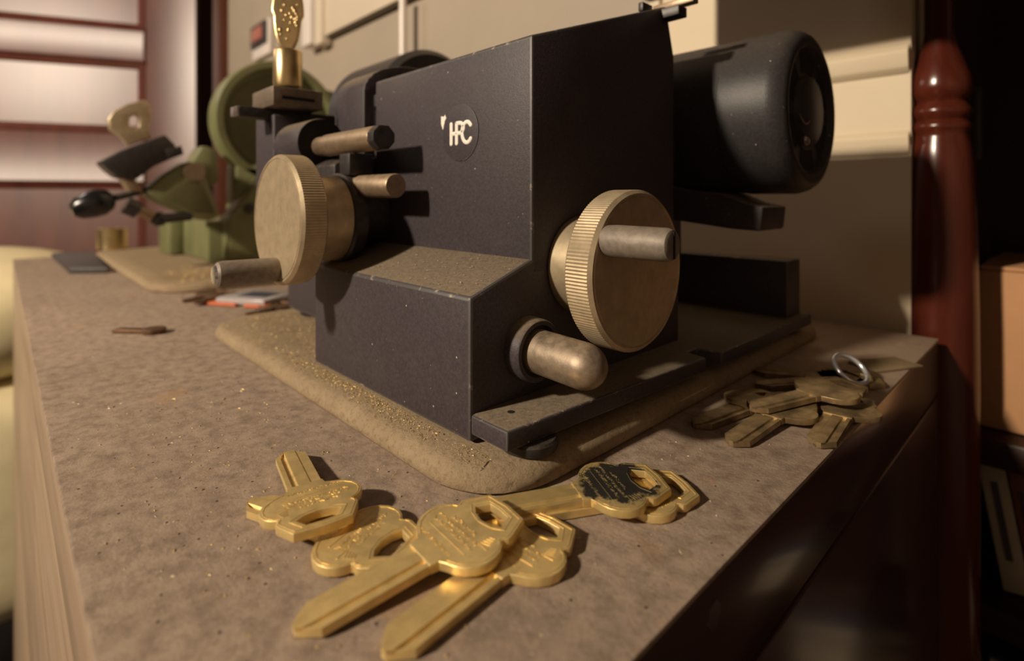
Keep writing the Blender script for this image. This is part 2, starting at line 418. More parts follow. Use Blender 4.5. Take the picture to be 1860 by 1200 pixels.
# ------------------------------------------------------------------ black key machine
XR, XL, YF, YU = -0.129, -0.2425, 0.1052, 0.1325
FB, FT = 0.0115, 0.0175
mc = thing('key_cutting_machine', 'black painted key cutting machine with two knurled handwheels and a round motor', 'key machine', (-0.2, 0.22, MT))
BW = ['black_paint', 'worn_edge']
fin('base_plate', prism([Vector((x, y, FB)) for x, y in ((XR - .01, YF + .002), (XR - .0005, YF + .002), (XR + .0003, YF + .0001), (-.1122, YF), (-.1068, .2145), (-.1164, .2165), (-.1164, .2245), (-.1056, .2265), (-.1046, .338), (-.36, .338), (-.36, .1385), (XL + .004, .1385), (XL + .004, .16), (XR - .01, .16))], (0, 0, FT - FB), 0.0006, 2, 1), BW, mc)
fin('base_block', prismX([(YF, .0088), (YF, 0.0535), (YU + .002, 0.0640), (0.232, 0.0640), (0.232, .0088)], XL, XR, 0.0011, 2, 1), BW, mc)
fin('base_extension', box(-.36, XL + .002, .138, .325, FB + .001, .052, 0.001, 2, 1), BW, mc)
fin('base_riser', box(-.235, -.110, .316, .336, FT - .001, .0492, 0.0008, 2, 1), BW, mc)
hp = PZ(928, 748, FT)
fin('bolt_hole', lathe([(0, -.003), (.0011, -.003), (.0011, .00015), (0, .00015)], (hp.x, hp.y, FT), (0, 0, 1), 20), 'dark_hole', mc)
for x, y in ((-.1165, .1185), (-.1165, .325), (-.345, .325), (-.345, .15)):
    fin('foot', lathe([(0, 0), (.0085, 0), (.009, .0008), (.009, .0028), (.0083, FB - MT), (0, FB - MT)], (x, y, MT), (0, 0, 1), 32), 'dark_steel', mc)
hs = fin('housing', prismX([(YU, 0.058), (YU, 0.1408), (0.2210, 0.1722), (0.2278, 0.150), (0.2278, 0.058)], -.2355, XR, 0.0010, 2, 1), BW, mc)
# emblem on the housing
ec = PY(836, 241, YU); er_ = 0.0113
em = fin('emblem_disc', lathe([(0, -.001), (er_, -.001), (er_, .00025), (er_ - .0004, .0004), (0, .0004)], (ec.x, YU, ec.z), (0, -1, 0), 48), 'black_paint', hs)
def ringm(o, axis, r0, r1, h, a0=0, a1=360, seg=48):
    bm = bmesh.new(); a, u, v = frame(axis); o = Vector(o); q = []
    full = a1 - a0 >= 360
    n = seg if full else seg + 1
    for k in range(n):
        th = R(a0 + (a1 - a0) * k / seg); d = u * math.cos(th) + v * math.sin(th)
        q.append([bm.verts.new(o + d * r0), bm.verts.new(o + d * r1), bm.verts.new(o + d * r1 + a * h), bm.verts.new(o + d * r0 + a * h)])
    for k in range(seg):
        s, t = q[k], q[(k + 1) % n]
        for i in range(4): bm.faces.new((s[i], s[(i + 1) % 4], t[(i + 1) % 4], t[i]))
    if not full: bm.faces.new(q[0]); bm.faces.new(q[-1][::-1])
    return bm
fin('emblem_rim', ringm((ec.x, YU - .0001, ec.z), (0, -1, 0), er_ - .0001, er_ + .0002, .0002, 100, 260), 'worn_edge', hs)
def stroke(pts, r, bm):
    P = [Vector((x, y, 0)) for x, y in pts]
    return merge(bm, tube(P, r, 10))
def letter(pts_list, name):
    bm = bmesh.new()
    for pts in pts_list:
        stroke(pts, 0.085, bm)
        for p in (pts[0], pts[-1]):
            s = bmesh.ops.create_uvsphere(bm, u_segments=10, v_segments=8, radius=0.085)
            bmesh.ops.translate(bm, verts=s['verts'], vec=(p[0], p[1], 0))
    x0, sc = ec.x - 0.0062, 0.0094       # letters read towards +X seen from the front
    for v in bm.verts: v.co = Vector((x0 + v.co.x * sc * 1.2, YU - .0004 - v.co.z * sc * 0.35, ec.z - 0.0042 + v.co.y * sc))
    return fin(name, bm, 'letter_white', hs)
def arc(cx, cy, rx, ry, a0, a1, n=12): return [(cx + rx * math.cos(R(a0 + (a1 - a0) * k / n)), cy + ry * math.sin(R(a0 + (a1 - a0) * k / n))) for k in range(n + 1)]
letter([[(0.07, 0), (0.07, 0.86)], [(0.07, 0.43), (0.38, 0.43)], [(0.38, 0.0), (0.38, 0.86)]], 'letter_h')
letter([[(0.38, 0.86)] + arc(0.55, 0.645, 0.22, 0.215, 90, -90) + [(0.38, 0.43)]], 'letter_p')
letter([arc(0.96, 0.43, 0.27, 0.43, 40, 320, 18)], 'letter_c')
ch = PY(806, 222, YU)
fin('paint_chip', prism([Vector((ch.x + x * .0016, YU - .0002, ch.z + z * .001)) for x, z in ((-1, 2.6), (.2, 2.2), (.7, 3), (1.2, 1.5), (.5, .2), (.6, -2.6), (-.3, -3), (-1, -.5))], (0, .0003, 0)), 'letter_white', hs)
# card rails on the top of the housing
q = PX(1212, 38, XR)
fin('card_rail', box(-.20, -.1205, .2165, .2240, .1655, .1700, 0.0005), 'dark_steel', mc)
fin('card_rail', box(-.137, -.1165, .2220, .2270, .1715, .1745, 0.0005), 'rod_metal', mc)
fin('rail_clip', box(-.1345, -.1320, .206, .214, .1675, .1715, 0.0004), 'dark_steel', mc)

# motor
my, mz, mr, mx = .2845, .1264, .0397, -.0872
mo = fin('motor', lathe([(0, -.17), (mr - .004, -.17), (mr, -.166), (mr, -.030), (mr + .0004, -.0296), (mr + .0004, -.008), (mr - .0008, -.004), (mr - .003, -.0012), (mr - .006, 0.0), (mr - .0085, -.0004), (mr - .0095, -.0028), (.0175, -.0030), (.0165, -.0008), (.0150, 0.0), (0, 0.0004)], (mx, my, mz), (1, 0, 0), 72), 'motor_paint', mc)
for k in range(6):
    fin('vent_slot', ringm((mx - .0034, my, mz), (1, 0, 0), .0190, .0285, .0007, 60 * k + 8, 60 * k + 50, 10), 'dark_hole', mo)
fin('trim_arc', ringm((mx - .0002, my - .012, mz + .002), (1, 0, 0), .0088, .0097, .0008, 40, 130, 14), 'steel', mo)
bp = Vector((mx - .0005, my - .0125, mz - .0155))
fin('motor_bolt', lathe([(0, 0), (.0024, 0), (.0026, .0012), (.0018, .0022), (0, .0024)], bp, (1, 0, 0), 6), 'steel', mo)
fin('motor_bracket', prism([PY(x, y, .262) for x, y in ((1190, 330), (1250, 346), (1312, 352), (1350, 368), (1386, 376), (1381, 420), (1330, 416), (1240, 402), (1190, 396))], (0, .03, 0), 0.001), 'black_paint', mc)
fin('motor_post', box(-.20, -.165, .27, .30, .045, .09, 0.001), 'black_paint', mc)

# handwheels
def handwheel(c, axis, Rw, th, hub_r, hub_l, tone_face):
    """c is the centre of the front face, axis points out of it"""
    a, u, v = frame(axis); c = Vector(c)
    back = -th
    prof = [(0, 0.0), (Rw - .0026, 0.0), (Rw - .0024, -.0003), (Rw - .0020, -.0003), (Rw - .0018, .0001), (Rw - .0012, .0001), (Rw, -.0012),
            (Rw, back + .0006), (Rw - .0006, back), (hub_r + .001, back), (hub_r, back - .0006), (hub_r, -hub_l), (0, -hub_l)]
    wobj = fin('handwheel', lathe(prof, c, a, 300, None, ((6, 7), .00022)), 'aged_nickel', mc, 22)
    return wobj, a, u, v
W1, *_ = handwheel((-.1025, .1583, .0597), (1, 0, 0), .0277, .0105, .0180, .026, None)
hb = PX(1104, 437, -.1025); tip = PX(1222, 444, -.07)
# handle of the right wheel runs out of the face along +X
def find_x(y_const, pxx):
    lo, hi = -.1, -.03
    for _ in range(60):
        md = (lo + hi) / 2; t = Vector((md, y_const, .06)) - CAM
        xx = CX + F * t.dot(RT) / t.dot(FW)
        if xx < pxx: lo = md
        else: hi = md
    return lo
xe = find_x(hb.y, 1224)
hd = fin('crank_handle', lathe([(0, -.001), (.0046, -.001), (.0050, .001), (.0052, .004), (.0050, xe + .103 - .0022), (.0044, xe + .103 - .0005), (.0036, xe + .103), (0, xe + .103)], (-.103, hb.y, hb.z), (1, 0, 0), 40), 'handle_metal', W1)
fin('screw_slot', obox(Vector((xe, hb.y, hb.z)), Vector((1, 0, 0)), Vector((0, 1, 0)), UP, .0006, .0007, .0078), 'dark_hole', W1)

YW = .0845
W2, *_ = handwheel((-.2332, YW, .0752), (0, -1, 0), .0277, .0105, .0190, .026, None)
fin('axle_collar', lathe([(0, 0), (.0195, 0), (.0205, .001), (.0205, .006), (.012, .007), (.012, .022), (0, .022)], (-.2332, YW + .0262, .0752), (0, 1, 0), 40), 'dark_steel', W2)
hb2 = PY(503, 489, YW)
def find_y(x_const, pxx):
    lo, hi = .02, .0845
    for _ in range(60):
        md = (lo + hi) / 2; t = Vector((x_const, md, .06)) - CAM
        xx = CX + F * t.dot(RT) / t.dot(FW)
        if xx < pxx: lo = md
        else: hi = md
    return lo
ye = find_y(hb2.x, 391); L2 = YW - ye
fin('crank_handle', lathe([(0, -.001), (.0046, -.001), (.0050, .001), (.0051, .004), (.0053, L2 - .0025), (.0049, L2 - .0008), (.0040, L2), (0, L2)], (hb2.x, YW, hb2.z), (0, -1, 0), 40), 'handle_metal', W2)
fin('handle_screw', lathe([(0, 0), (.0038, 0), (.0034, .0008), (0, .0011)], (hb2.x, ye, hb2.z), (0, -1, 0), 24), 'steel', W2)

# bullet shaped stop knob with its collar
bc = PX(957, 631, XR)
col_ = fin('knob_collar', lathe([(0, -.002), (.0105, -.002), (.0108, 0.0), (.0105, .0055), (.0100, .0062), (.0086, .0062), (.0082, .0040), (0, .0040)], (XR, bc.y, bc.z), (1, 0, 0), 48), 'black_paint', mc)
prof = [(0, 0), (.0072, 0), (.0072, .020)] + [(.0072 * math.cos(R(a)), .020 + .0080 * math.sin(R(a))) for a in range(10, 90, 10)] + [(0, .028)]
fin('stop_knob', lathe(prof, (XR + .004, bc.y + .0004, bc.z - .0002), (1, 0, -.03), 48), 'knob_metal', col_)

# carriage and vise in front of the cutter
cg = fin('carriage', prismX([(.112, .056), (.112, .100), (.120, .104), (.165, .104), (.165, .056)], -.300, -.2365, 0.001), 'dark_steel', mc)
fin('carriage_tower', prismX([(.104, .070), (.104, .1285), (.112, .1285), (.150, .110), (.150, .070)], -.318, -.290, 0.001, 2, 1), BW, mc)
fin('pivot_barrel', lathe([(0, 0), (.0115, 0), (.0125, .001), (.0125, .039), (.0120, .040), (0, .040)], (-.300, .1165, .1115), (1, 0, 0), 48), 'black_paint', mc)
fin('pivot_plate', lathe([(0, 0), (.0122, 0), (.0122, .0006), (0, .0006)], (-.2602, .1165, .1115), (1, 0, 0), 48), 'dark_hole', mc)
ra = fin('guide_rod', lathe([(0, 0), (.0042, 0), (.0048, .001), (.0048, .012), (.0053, .0125), (.0053, .058), (.0050, .0588), (0, .0588)], (-.262, .1155, .1098), (1, 0, 0), 32), 'rod_metal', mc)
fin('rod_flat', prism([Vector((-.2032, .1155 + .0054 * math.cos(R(a)), .1098 + .0054 * math.sin(R(a)))) for a in (20, 65, 115, 160, 200, 245, 295, 340)], (.0052, 0, 0), .0003), 'dark_steel', ra)
fin('guide_rod', lathe([(0, 0), (.0012, .002), (.0051, .014), (.0051, .0585), (.0047, .0592), (0, .0592)], (-.252, .1180, .0895), (1, 0, 0), 32), 'rod_metal', mc)
fin('rod_clamp', box(-.232, -.222, .112, .124, .0945, .1045, .0008), 'dark_steel', mc)
fin('depth_screw', lathe([(0, 0), (.0022, 0), (.0022, .012), (0, .012)], (-.222, .117, .070), (0, 0, 1), 16), 'steel', mc)
# key vise on top
fin('vise_body', box(-.311, -.280, .1000, .1262, .1315, .1415, .0006), 'vise_steel', mc)
fin('vise_slot', box(-.281, -.2797, .1045, .1215, .1352, .1368), 'dark_hole', mc)
vb = fin('vise_bar', box(-.304, -.294, .0885, .140, .1262, .1316, .0005), 'dark_steel', mc)
fin('bar_end', box(-.3038, -.2942, .0868, .0886, .1264, .1314, .0006), 'steel', vb)
kc = PY(523, 118, .1130)
kn = fin('vise_knob', lathe([(0, 0), (.0066, 0), (.0072, .0006), (.0074, .002), (.0074, .0190), (.0068, .0200), (0, .0200)], (kc.x, kc.y, .1440), (0, 0, 1), 40), 'brass_knob', mc)
bm = curve_mesh([[(0.0082 * math.cos(R(a)) * (0.86 if math.sin(R(a)) < 0 else 1), 0.0215 * math.sin(R(a))) for a in range(0, 360, 8)]], .0016, .0008)
pn = Vector((.80, -.50, .1)).normalized(); pu = UP.cross(pn).normalized(); pv = pn.cross(pu)
for v in bm.verts: v.co = Vector((kc.x, kc.y, .1835)) + pu * v.co.x + pv * v.co.y + pn * v.co.z
fin('knob_paddle', bm, 'hammered_brass', kn)
rk = random.Random(5); bm = bmesh.new()
for i in range(26):
    a_, q_ = rk.uniform(0, 6.28), math.sqrt(rk.random()) * .85
    sp = bmesh.ops.create_icosphere(bm, subdivisions=2, radius=rk.uniform(.0005, .0010))
    pos = Vector((kc.x, kc.y, .1835)) + pu * (.0066 * q_ * math.cos(a_)) + pv * (.018 * q_ * math.sin(a_)) + pn * .0016
    for v in sp['verts']: v.co = pos + pu * v.co.x + pv * v.co.y * 1.5 + pn * v.co.z * .5
fin('raised_marks', bm, 'brass_knob', kn, 60)
fin('knob_washer', lathe([(0, 0), (.0055, 0), (.0055, .0026), (0, .0026)], (kc.x, kc.y, .1414), (0, 0, 1), 24), 'dark_steel', kn)
fin('vise_screw', lathe([(0, 0), (.0016, 0), (.0016, .004), (.001, .0048), (0, .005)], PX(573, 168, -.283) + Vector((0, 0, -.004)), (0, 0, 1), 16), 'steel', mc)
# cutter guard and cutter
gp = [(.1330, .098), (.1330, .1385)] + [(.1330 + .030 * (1 - math.cos(R(a))), .1385 + .0165 * math.sin(R(a))) for a in range(12, 96, 12)] + [(.225, .1560), (.225, .1500), (.165, .1480), (.1390, .1370), (.1390, .098)]
fin('cutter_guard', prismX(gp, -.279, -.2478, .0006, 2, 1), BW, mc)
fin('cutter_wheel', lathe([(0, 0), (.034, 0), (.0345, .0005), (.0345, .0025), (.034, .003), (0, .003)], (-.2425, .170, .112), (1, 0, 0), 96), 'steel', mc)
fin('gear_case', box(-.36, -.2365, .150, .232, .052, .136, .003), 'black_paint', mc)
fin('pulley_cover', lathe([(0, 0), (.041, 0), (.045, .004), (.045, .076), (.041, .080), (0, .080)], (-.395, .225, .145), (1, 0, 0), 64), 'motor_paint', mc)  # takes the darker motor paint to stand for the shade on it

# ------------------------------------------------------------------ green key machine
gx = -.66
gm = thing('green_key_machine', 'olive green enamelled key duplicator with a round wheel guard and tilted vise', 'key machine', (-.76, .24, MT))
fin('base', box(-.87, -.70, .176, .37, MT, .056, .004), 'green_enamel', gm)
fin('base_foot', box(-.885, -.815, .160, .178, MT, .062, .004), 'green_enamel', gm)
fin('bracket', prism(pxX([(418, 474), (416, 398), (432, 378), (480, 318), (560, 318), (560, 468)], -.672), (-.040, 0, 0), .003), 'green_enamel', gm)
fin('bracket_bolt', lathe([(0, 0), (.006, 0), (.006, .004), (0, .005)], PX(452, 378, -.672), (1, 0, 0), 6), 'dark_steel', gm)
gc = PX(513, 222, -.70); gr = .0785
fin('wheel_guard', lathe([(0, -.032), (gr - .004, -.032), (gr, -.028), (gr, -.004), (gr - .002, 0), (gr - .009, 0), (gr - .011, -.004), (gr - .012, -.012), (0, -.012)], gc, (1, 0, 0), 72), 'green_enamel', gm)
fin('wheel_disc', lathe([(0, 0), (gr - .016, 0), (gr - .016, .002), (.02, .003), (.018, .008), (0, .008)], gc + Vector((-.0125, 0, 0)), (1, 0, 0), 64), 'green_dark', gm)
fin('guard_neck', box(-.745, -.70, gc.y - .055, gc.y + .03, .050, .125, .006), 'green_enamel', gm)
fin('spindle_boss', prism(pxX([(345, 300), (368, 262), (395, 272), (400, 330), (372, 345), (352, 335)], -.70), (-.04, 0, 0), .005), 'green_enamel', gm)
fin('motor', lathe([(0, 0), (.062, 0), (.068, .006), (.068, .12), (.062, .126), (0, .126)], (-.86, .335, .170), (1, 0, 0), 56), 'green_dark', gm)
arm = fin('vise_arm', prism(pxX([(262, 350), (300, 318), (346, 291), (366, 302), (384, 345), (402, 392), (380, 402), (338, 388), (296, 370)], -.655), (-.045, 0, 0), .004), 'green_enamel', gm)
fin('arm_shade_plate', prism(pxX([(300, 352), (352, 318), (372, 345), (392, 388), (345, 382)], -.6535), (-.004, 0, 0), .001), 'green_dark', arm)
fin('pivot_shaft', lathe([(0, 0), (.010, 0), (.010, .06), (0, .06)], PX(352, 312, -.655) + Vector((-.055, 0, 0)), (1, 0, 0), 24), 'rod_metal', gm)
vi = fin('vise_jaw', prism(pxX([(182, 293), (222, 272), (300, 244), (318, 262), (326, 282), (280, 302), (248, 326), (215, 322), (196, 308)], -.650), (-.040, 0, 0), .002), 'dark_steel', gm)
fin('vise_jaw_lip', prism(pxX([(300, 272), (330, 264), (334, 280), (306, 290)], -.648), (-.030, 0, 0), .001), 'dark_steel', gm)
fin('vise_stud', prism(pxX([(218, 318), (245, 322), (262, 350), (238, 348)], -.655), (-.03, 0, 0), .002), 'rod_metal', gm)
wn = curve_mesh([[(p.y, p.z) for p in pxX([(196, 216), (208, 200), (232, 188), (262, 181), (273, 190), (276, 212), (270, 232), (276, 250), (232, 264), (218, 246), (200, 236)], -.66)],
                 [(p.y, p.z) for p in pxX([(236, 214), (246, 208), (254, 216), (252, 230), (242, 234), (235, 226)], -.66)]], .005, .0015)
for v in wn.verts: v.co = Vector((-.665 + v.co.z, v.co.x, v.co.y))
fin('wing_knob', wn, 'aged_nickel', gm)
p0, p1 = PX(128, 383, -.66), PX(206, 360, -.66)
lv = fin('lever_rod', rodm(p1, PX(268, 344, -.66), .0035), 'dark_steel', gm)
ax = p1 - p0; Lk = ax.length
fin('lever_knob', lathe([(0, 0), (.006, .001), (.0105, .006), (.0135, .018), (.0135, Lk * .7), (.010, Lk * .92), (.006, Lk), (0, Lk)], p0, ax, 32), 'black_plastic', lv)
p2, p3 = PX(228, 372, -.645), PX(288, 398, -.645)
l2 = fin('clamp_rod', rodm(p2, p3, .005), 'rod_metal', gm)
fin('clamp_ball', lathe([(0, -.008), (.005, -.006), (.0075, -.001), (.0075, .001), (.005, .006), (0, .008)], p3, (0, 1, -.3), 24), 'black_plastic', l2)
fin('clamp_collar', lathe([(0, 0), (.0085, 0), (.0085, .012), (0, .012)], p2, p3 - p2, 20), 'dark_steel', l2)
fin('clamp_link', rodm(p3, PX(345, 392, -.66), .005), 'black_plastic', l2)

# ------------------------------------------------------------------ keys
mmv = 0.001
half = [(27.5, 4.7), (29.6, 5.0), (30.4, 6.4), (31.2, 8.4), (32.6, 10.4), (34.6, 12.0), (37.0, 12.8), (39.4, 12.7), (41.4, 11.9), (42.8, 10.7), (43.5, 9.5), (44.2, 9.3), (45.2, 9.9), (46.4, 9.8), (52.3, 6.9)]
out = half + [(53.0, 0.0)] + [(x, -y) for x, y in reversed(half)]
hole = [(44.6, 0), (45.2, 3.2), (46.6, 5.4), (49.9, 3.6), (50.2, 0), (49.9, -3.6), (46.6, -5.4), (45.2, -3.2)]
KT = 1.1   # half thickness in mm
def bow_mesh():
    bm = curve_mesh([[(x * mmv, y * mmv) for x, y in out], [(x * mmv, y * mmv) for x, y in hole]], KT * mmv, .00022)
    me = bpy.data.meshes.new('bow'); bm.to_mesh(me); bm.free(); sharp(me, 30); return me
def blade_mesh(short=0.0):
    top = [(-4.5, .95), (-3.3, .95), (-3.0, .25), (-1.9, .25), (-1.6, .9), (1.5, .9), (1.8, .62), (4.5, .62)]
    bot = [(4.5, -.95), (2.6, -.95), (2.3, -.4), (1.0, -.4), (.7, -.95), (-4.5, -.95)]
    prof = top + bot
    bm = bmesh.new(); rings = []
    for x, w in ((0 + short, .7), (1.2 + short, 2.0), (4.0 + short, 4.5), (10, 4.5), (20, 4.5), (28.6, 4.5)):
        rings.append([bm.verts.new((x * mmv, max(-w, min(w, y)) * mmv, z * mmv)) for y, z in prof])
    n = len(prof)
    for a, b in zip(rings, rings[1:]):
        for k in range(n): bm.faces.new((a[k], a[(k + 1) % n], b[(k + 1) % n], b[k]))
    bm.faces.new(rings[0]); bm.faces.new(rings[-1])
    bmesh.ops.recalc_face_normals(bm, faces=bm.faces)
    me = bpy.data.meshes.new('blade'); bm.to_mesh(me); bm.free(); sharp(me, 20); return me
def border_mesh():
    def inset(lp, f): return [((x - 41) * f + 41, y * f) for x, y in lp]
    bm = bmesh.new(); z = KT * mmv
    for lp, f in ((out, .93), (hole, 1.0)):
        src = inset(lp, f) if lp is out else [((x - 47.6) * 1.28 + 47.6, y * 1.28) for x, y in lp]
        if lp is out: src = src[2:-2]
        for i in range(len(src) - (1 if lp is out else 0)):
            a, b = src[i], src[(i + 1) % len(src)]
            d = Vector((b[0] - a[0], b[1] - a[1], 0)); n = Vector((-d.y, d.x, 0)).normalized() * .10
            q = [Vector((*a, 0)) + n, Vector((*b, 0)) + n, Vector((*b, 0)) - n, Vector((*a, 0)) - n]
            lo = [bm.verts.new((v.x * mmv, v.y * mmv, z - .0002)) for v in q]; hi = [bm.verts.new((v.x * mmv, v.y * mmv, z + .00011)) for v in q]
            bm.faces.new(hi)
            for k in range(4): bm.faces.new((lo[k], lo[(k + 1) % 4], hi[(k + 1) % 4], hi[k]))
    bmesh.ops.recalc_face_normals(bm, faces=bm.faces)
    me = bpy.data.meshes.new('raised_border'); bm.to_mesh(me); bm.free(); return me
def marks_mesh(seed):
    """illegible struck relief: tiny raised bars in two rows, a long bar and a striped badge"""
    rnd = random.Random(seed); bm = bmesh.new()
    def bar(x, y, lx, ly, rot, h=.00010):
        c, s = math.cos(rot), math.sin(rot); r = bmesh.ops.create_cube(bm, size=1)
        for v in r['verts']:
            px, py = v.co.x * lx, v.co.y * ly
            v.co = Vector(((x + px * c - py * s) * mmv, (y + px * s + py * c) * mmv, KT * mmv + (v.co.z) * h * 2))
    for row, (x0, n, span) in enumerate(((32.3, 21, 14.0), (36.9, 24, 16.0), (38.6, 24, 16.0), (40.4, 14, 9.0))):
        for i in range(n):
            y = -span / 2 + span * i / (n - 1)
            if row == 0 and abs(y) > 6.4: continue
            bar(x0 + rnd.uniform(-.2, .2), y + 1.2, rnd.uniform(.6, 1.1), rnd.uniform(.10, .18), rnd.uniform(-.9, .9))
            bar(x0 + rnd.uniform(-.5, .5), y + 1.5, rnd.uniform(.12, .22), rnd.uniform(.25, .45), rnd.uniform(-.9, .9))
    bar(34.9, .5, .22, 15.5, 0)
    for i in range(4): bar(40.4 + i * .75, -7.6 + i * .12, .32, 2.6 - i * .35, .35)
    bar(39.4, -7.9, .3, 3.4, 0.0)
    bmesh.ops.recalc_face_normals(bm, faces=bm.faces)
    me = bpy.data.meshes.new('struck_marks'); bm.to_mesh(me); bm.free(); return me
BOW, BLADE, BLADE_S, BORD, MARK = bow_mesh(), blade_mesh(), blade_mesh(6), border_mesh(), marks_mesh(1)
def key(name, label, tip, end, mat, group, detail=True, roll=0.0, bow=True, short=False, cat='key'):
    """tip and end are points on the key's mid plane"""
    tip, end = Vector(tip), Vector(end); a = (end - tip).normalized()
    n0 = (UP - a * UP.dot(a)).normalized(); b = n0.cross(a).normalized()
    n = n0 * math.cos(roll) + b * math.sin(roll); b = n.cross(a)
    o = thing(name, label, cat, (0, 0, 0), group)
    mw = Matrix((a, b, n)).transposed().to_4x4(); mw.translation = end - a * .053
    o.matrix_world = mw
    parts = [('blade', BLADE_S if short else BLADE), ('bow', BOW)] + ([('raised_border', BORD), ('struck_marks', MARK)] if detail else [])
    for nm, me in parts:
        mm = me.copy(); mm.materials.clear(); mm.materials.append(MATS[mat])
        q = bpy.data.objects.new(nm, mm); COL.objects.link(q); q.parent = o
    return o
g1 = 'fresh brass key blanks by the mat corner'
T = .0011
key('key_blank', 'bright brass key blank lying on the bench, bow under another blank, blade ending beside it', PZ(456, 912, .0013), PZ(456, 912, .0013) + Vector((.0490, .0195, .0004)), 'brass', g1)
ka = key('key_blank', 'bright brass key blank resting on top of another blank, blade pointing at the mat', PZ(530, 834, .0022), PZ(590, 962, .0052), 'brass', g1, roll=-.03)
key('key_blank', 'bright brass key blank lying flat, its bow half covered by the blank across it', PZ(728, 1162, .0013), PZ(1008, 946, .0014), 'brass', g1)
key('key_blank', 'bright brass key blank lying across another, full bow with hole and struck lettering showing', PZ(572, 1122, .0016), PZ(924, 924, .0056), 'brass', g1)
key('key_blank', 'brass key blank beside the mat corner, mostly hidden under the blackened one', PZ(950, 930, .0013), PZ(1249, 882, .0013), 'brass', g1)
key('key_blank', 'brass key blank with soot-blackened bow lying on another beside the mat corner', PZ(895, 925, .0026), PZ(1200, 870, .0042), 'brass_sooty', g1)
g2 = 'tarnished keys on the bench end'
def dirkey(label, tip, ang, tilt=0.0, mat='brass_tarnished_shaded', short=False, detail=False, roll=0):
    d = Vector((math.cos(R(ang)), math.sin(R(ang)), tilt)).normalized()
    return key('key', label, tip, tip + d * .053, mat, g2, detail, roll, True, short)
dirkey('tarnished key lying against the mat edge under the other keys', PZ(1262, 772, .0014), 80)
dirkey('tarnished key lying on top of the heap with its round bow beside the key ring', PZ(1364, 742, .0052), 66, .06)
dirkey('small tarnished key in the heap with a grooved blade pointing away from the ring', PZ(1328, 805, .0014), 86, .05)
dirkey('tarnished key whose blade lies nearest the bench edge', PZ(1487, 808, .0014), 94, .03)
dirkey('tarnished key behind the heap, thin blade touching the shadow of the mat', PZ(1374, 700, .0014), 58, 0)
dirkey('tarnished key lying flat past the key ring near the bench edge', PZ(1600, 692, .0014) - Vector((.045, .028, 0)), 32, 0)
rc = PZ(1546, 672, .0042)
bm = bmesh.new()
def torus(c, Rr, r, n, seg=48, s2=10):
    bm = bmesh.new(); a, u, v = frame(n); rg = []
    for k in range(seg):
        th = 2 * math.pi * k / seg; d = u * math.cos(th) + v * math.sin(th)
        rg.append([bm.verts.new(c + d * (Rr + r * math.cos(2 * math.pi * j / s2)) + a * (r * math.sin(2 * math.pi * j / s2))) for j in range(s2)])
    for k in range(seg):
        for j in range(s2):
            bm.faces.new((rg[k][j], rg[(k + 1) % seg][j], rg[(k + 1) % seg][(j + 1) % s2], rg[k][(j + 1) % s2]))
    return bm
kr = torus(PZ(1545, 690, .003) + Vector((0, 0, .0050)), .0074, .0011, (.60, -.25, .75))
tag(fin('key_ring', kr, 'chrome', None, 80), 'small shiny split ring standing tilted among the tarnished keys', 'key ring')
tg = PZ(1608, 664, .0)
tag(fin('paper_tag', obox(tg + Vector((0, 0, .0007)), Vector((math.cos(R(62)), math.sin(R(62)), 0)), Vector((-math.sin(R(62)), math.cos(R(62)), 0)), UP, .030, .016, .0012, .0004), 'tan_tag'), 'flat tan tag lying past the key ring', 'tag')
# old dark keys further along the bench
def darkkey(label, tip, ang, mat='copper_dark', short=True):
    d = Vector((math.cos(R(ang)), math.sin(R(ang)), 0))
    return key('old_key', label, tip, tip + d * .053, mat, 'old dark keys along the bench', False, 0, True, short)
b0 = PZ(212, 603, .0)
o = thing('key_stub', 'short dark copper key stub lying alone on the bench', 'key', b0)
fin('blade', obox(b0 + Vector((.008, .007, .0013)), Vector((.75, .66, 0)), Vector((-.66, .75, 0)), UP, .022, .007, .0024, .0006), 'copper_dark', o)
fin('bow', lathe([(0, 0), (.0062, 0), (.0066, .0006), (.0066, .0028), (.006, .0033), (0, .0033)], b0 + Vector((.019, .0165, 0)), UP, 24), 'copper_dark', o)
darkkey('dark old key between the two mats, tip towards the bench front', PZ(322, 550, .0013), 128)
darkkey('dark old key leaning on its neighbour beside the small plastic packet', PZ(345, 553, .0030), 133)
darkkey('thin dark key lying by the far corner of the black machine mat', PZ(437, 576, .0013), 125)
pk = PZ(468, 548, 0)
pkt = thing('plastic_packet', 'small clear plastic packet with orange and dark blue print', 'packet', pk)
u = Vector((.86, .50, 0)); v = Vector((-.50, .86, 0))
bmp = obox(pk + Vector((0, 0, .0035)), u, v, UP, .048, .040, .006, .0028)
fin('film', bmp, 'clear_film', pkt)
fin('dark_print', obox(pk + u * .004 - v * .003 + Vector((0, 0, .0066)), u, v, UP, .026, .018, .0006, .0002), 'grey_blue', pkt)
fin('orange_strip', obox(pk - u * .016 - v * .017 + Vector((0, 0, .0015)), u, v, UP, .030, .012, .002, .0005), 'orange_print', pkt)
fin('orange_strip', obox(pk + u * .017 - v * .019 + Vector((0, 0, .0015)), u, v, UP, .020, .008, .002, .0005), 'orange_print', pkt)
sc = thing('file_strip', 'flat dark grey metal strip near the far end of the bench', 'strip', (-.86, .072, 0))
fin('plate', prism([Vector((x, y, 0.0005)) for x, y in ((-.985, .052), (-.985, .098), (-.74, .086), (-.765, .055))], (0, 0, .006), .0008), 'slate_card', sc)
bcp = PZ(205, 452, .008)
bs = thing('brass_bush', 'small brass cylinder standing at the far end of the felt mat', 'cylinder', bcp)
fin('body', lathe([(0, 0), (.018, 0), (.019, .001), (.019, .030), (.017, .031), (.012, .031), (.012, .027), (0, .027)], bcp, UP, 36), 'brass_knob', bs)

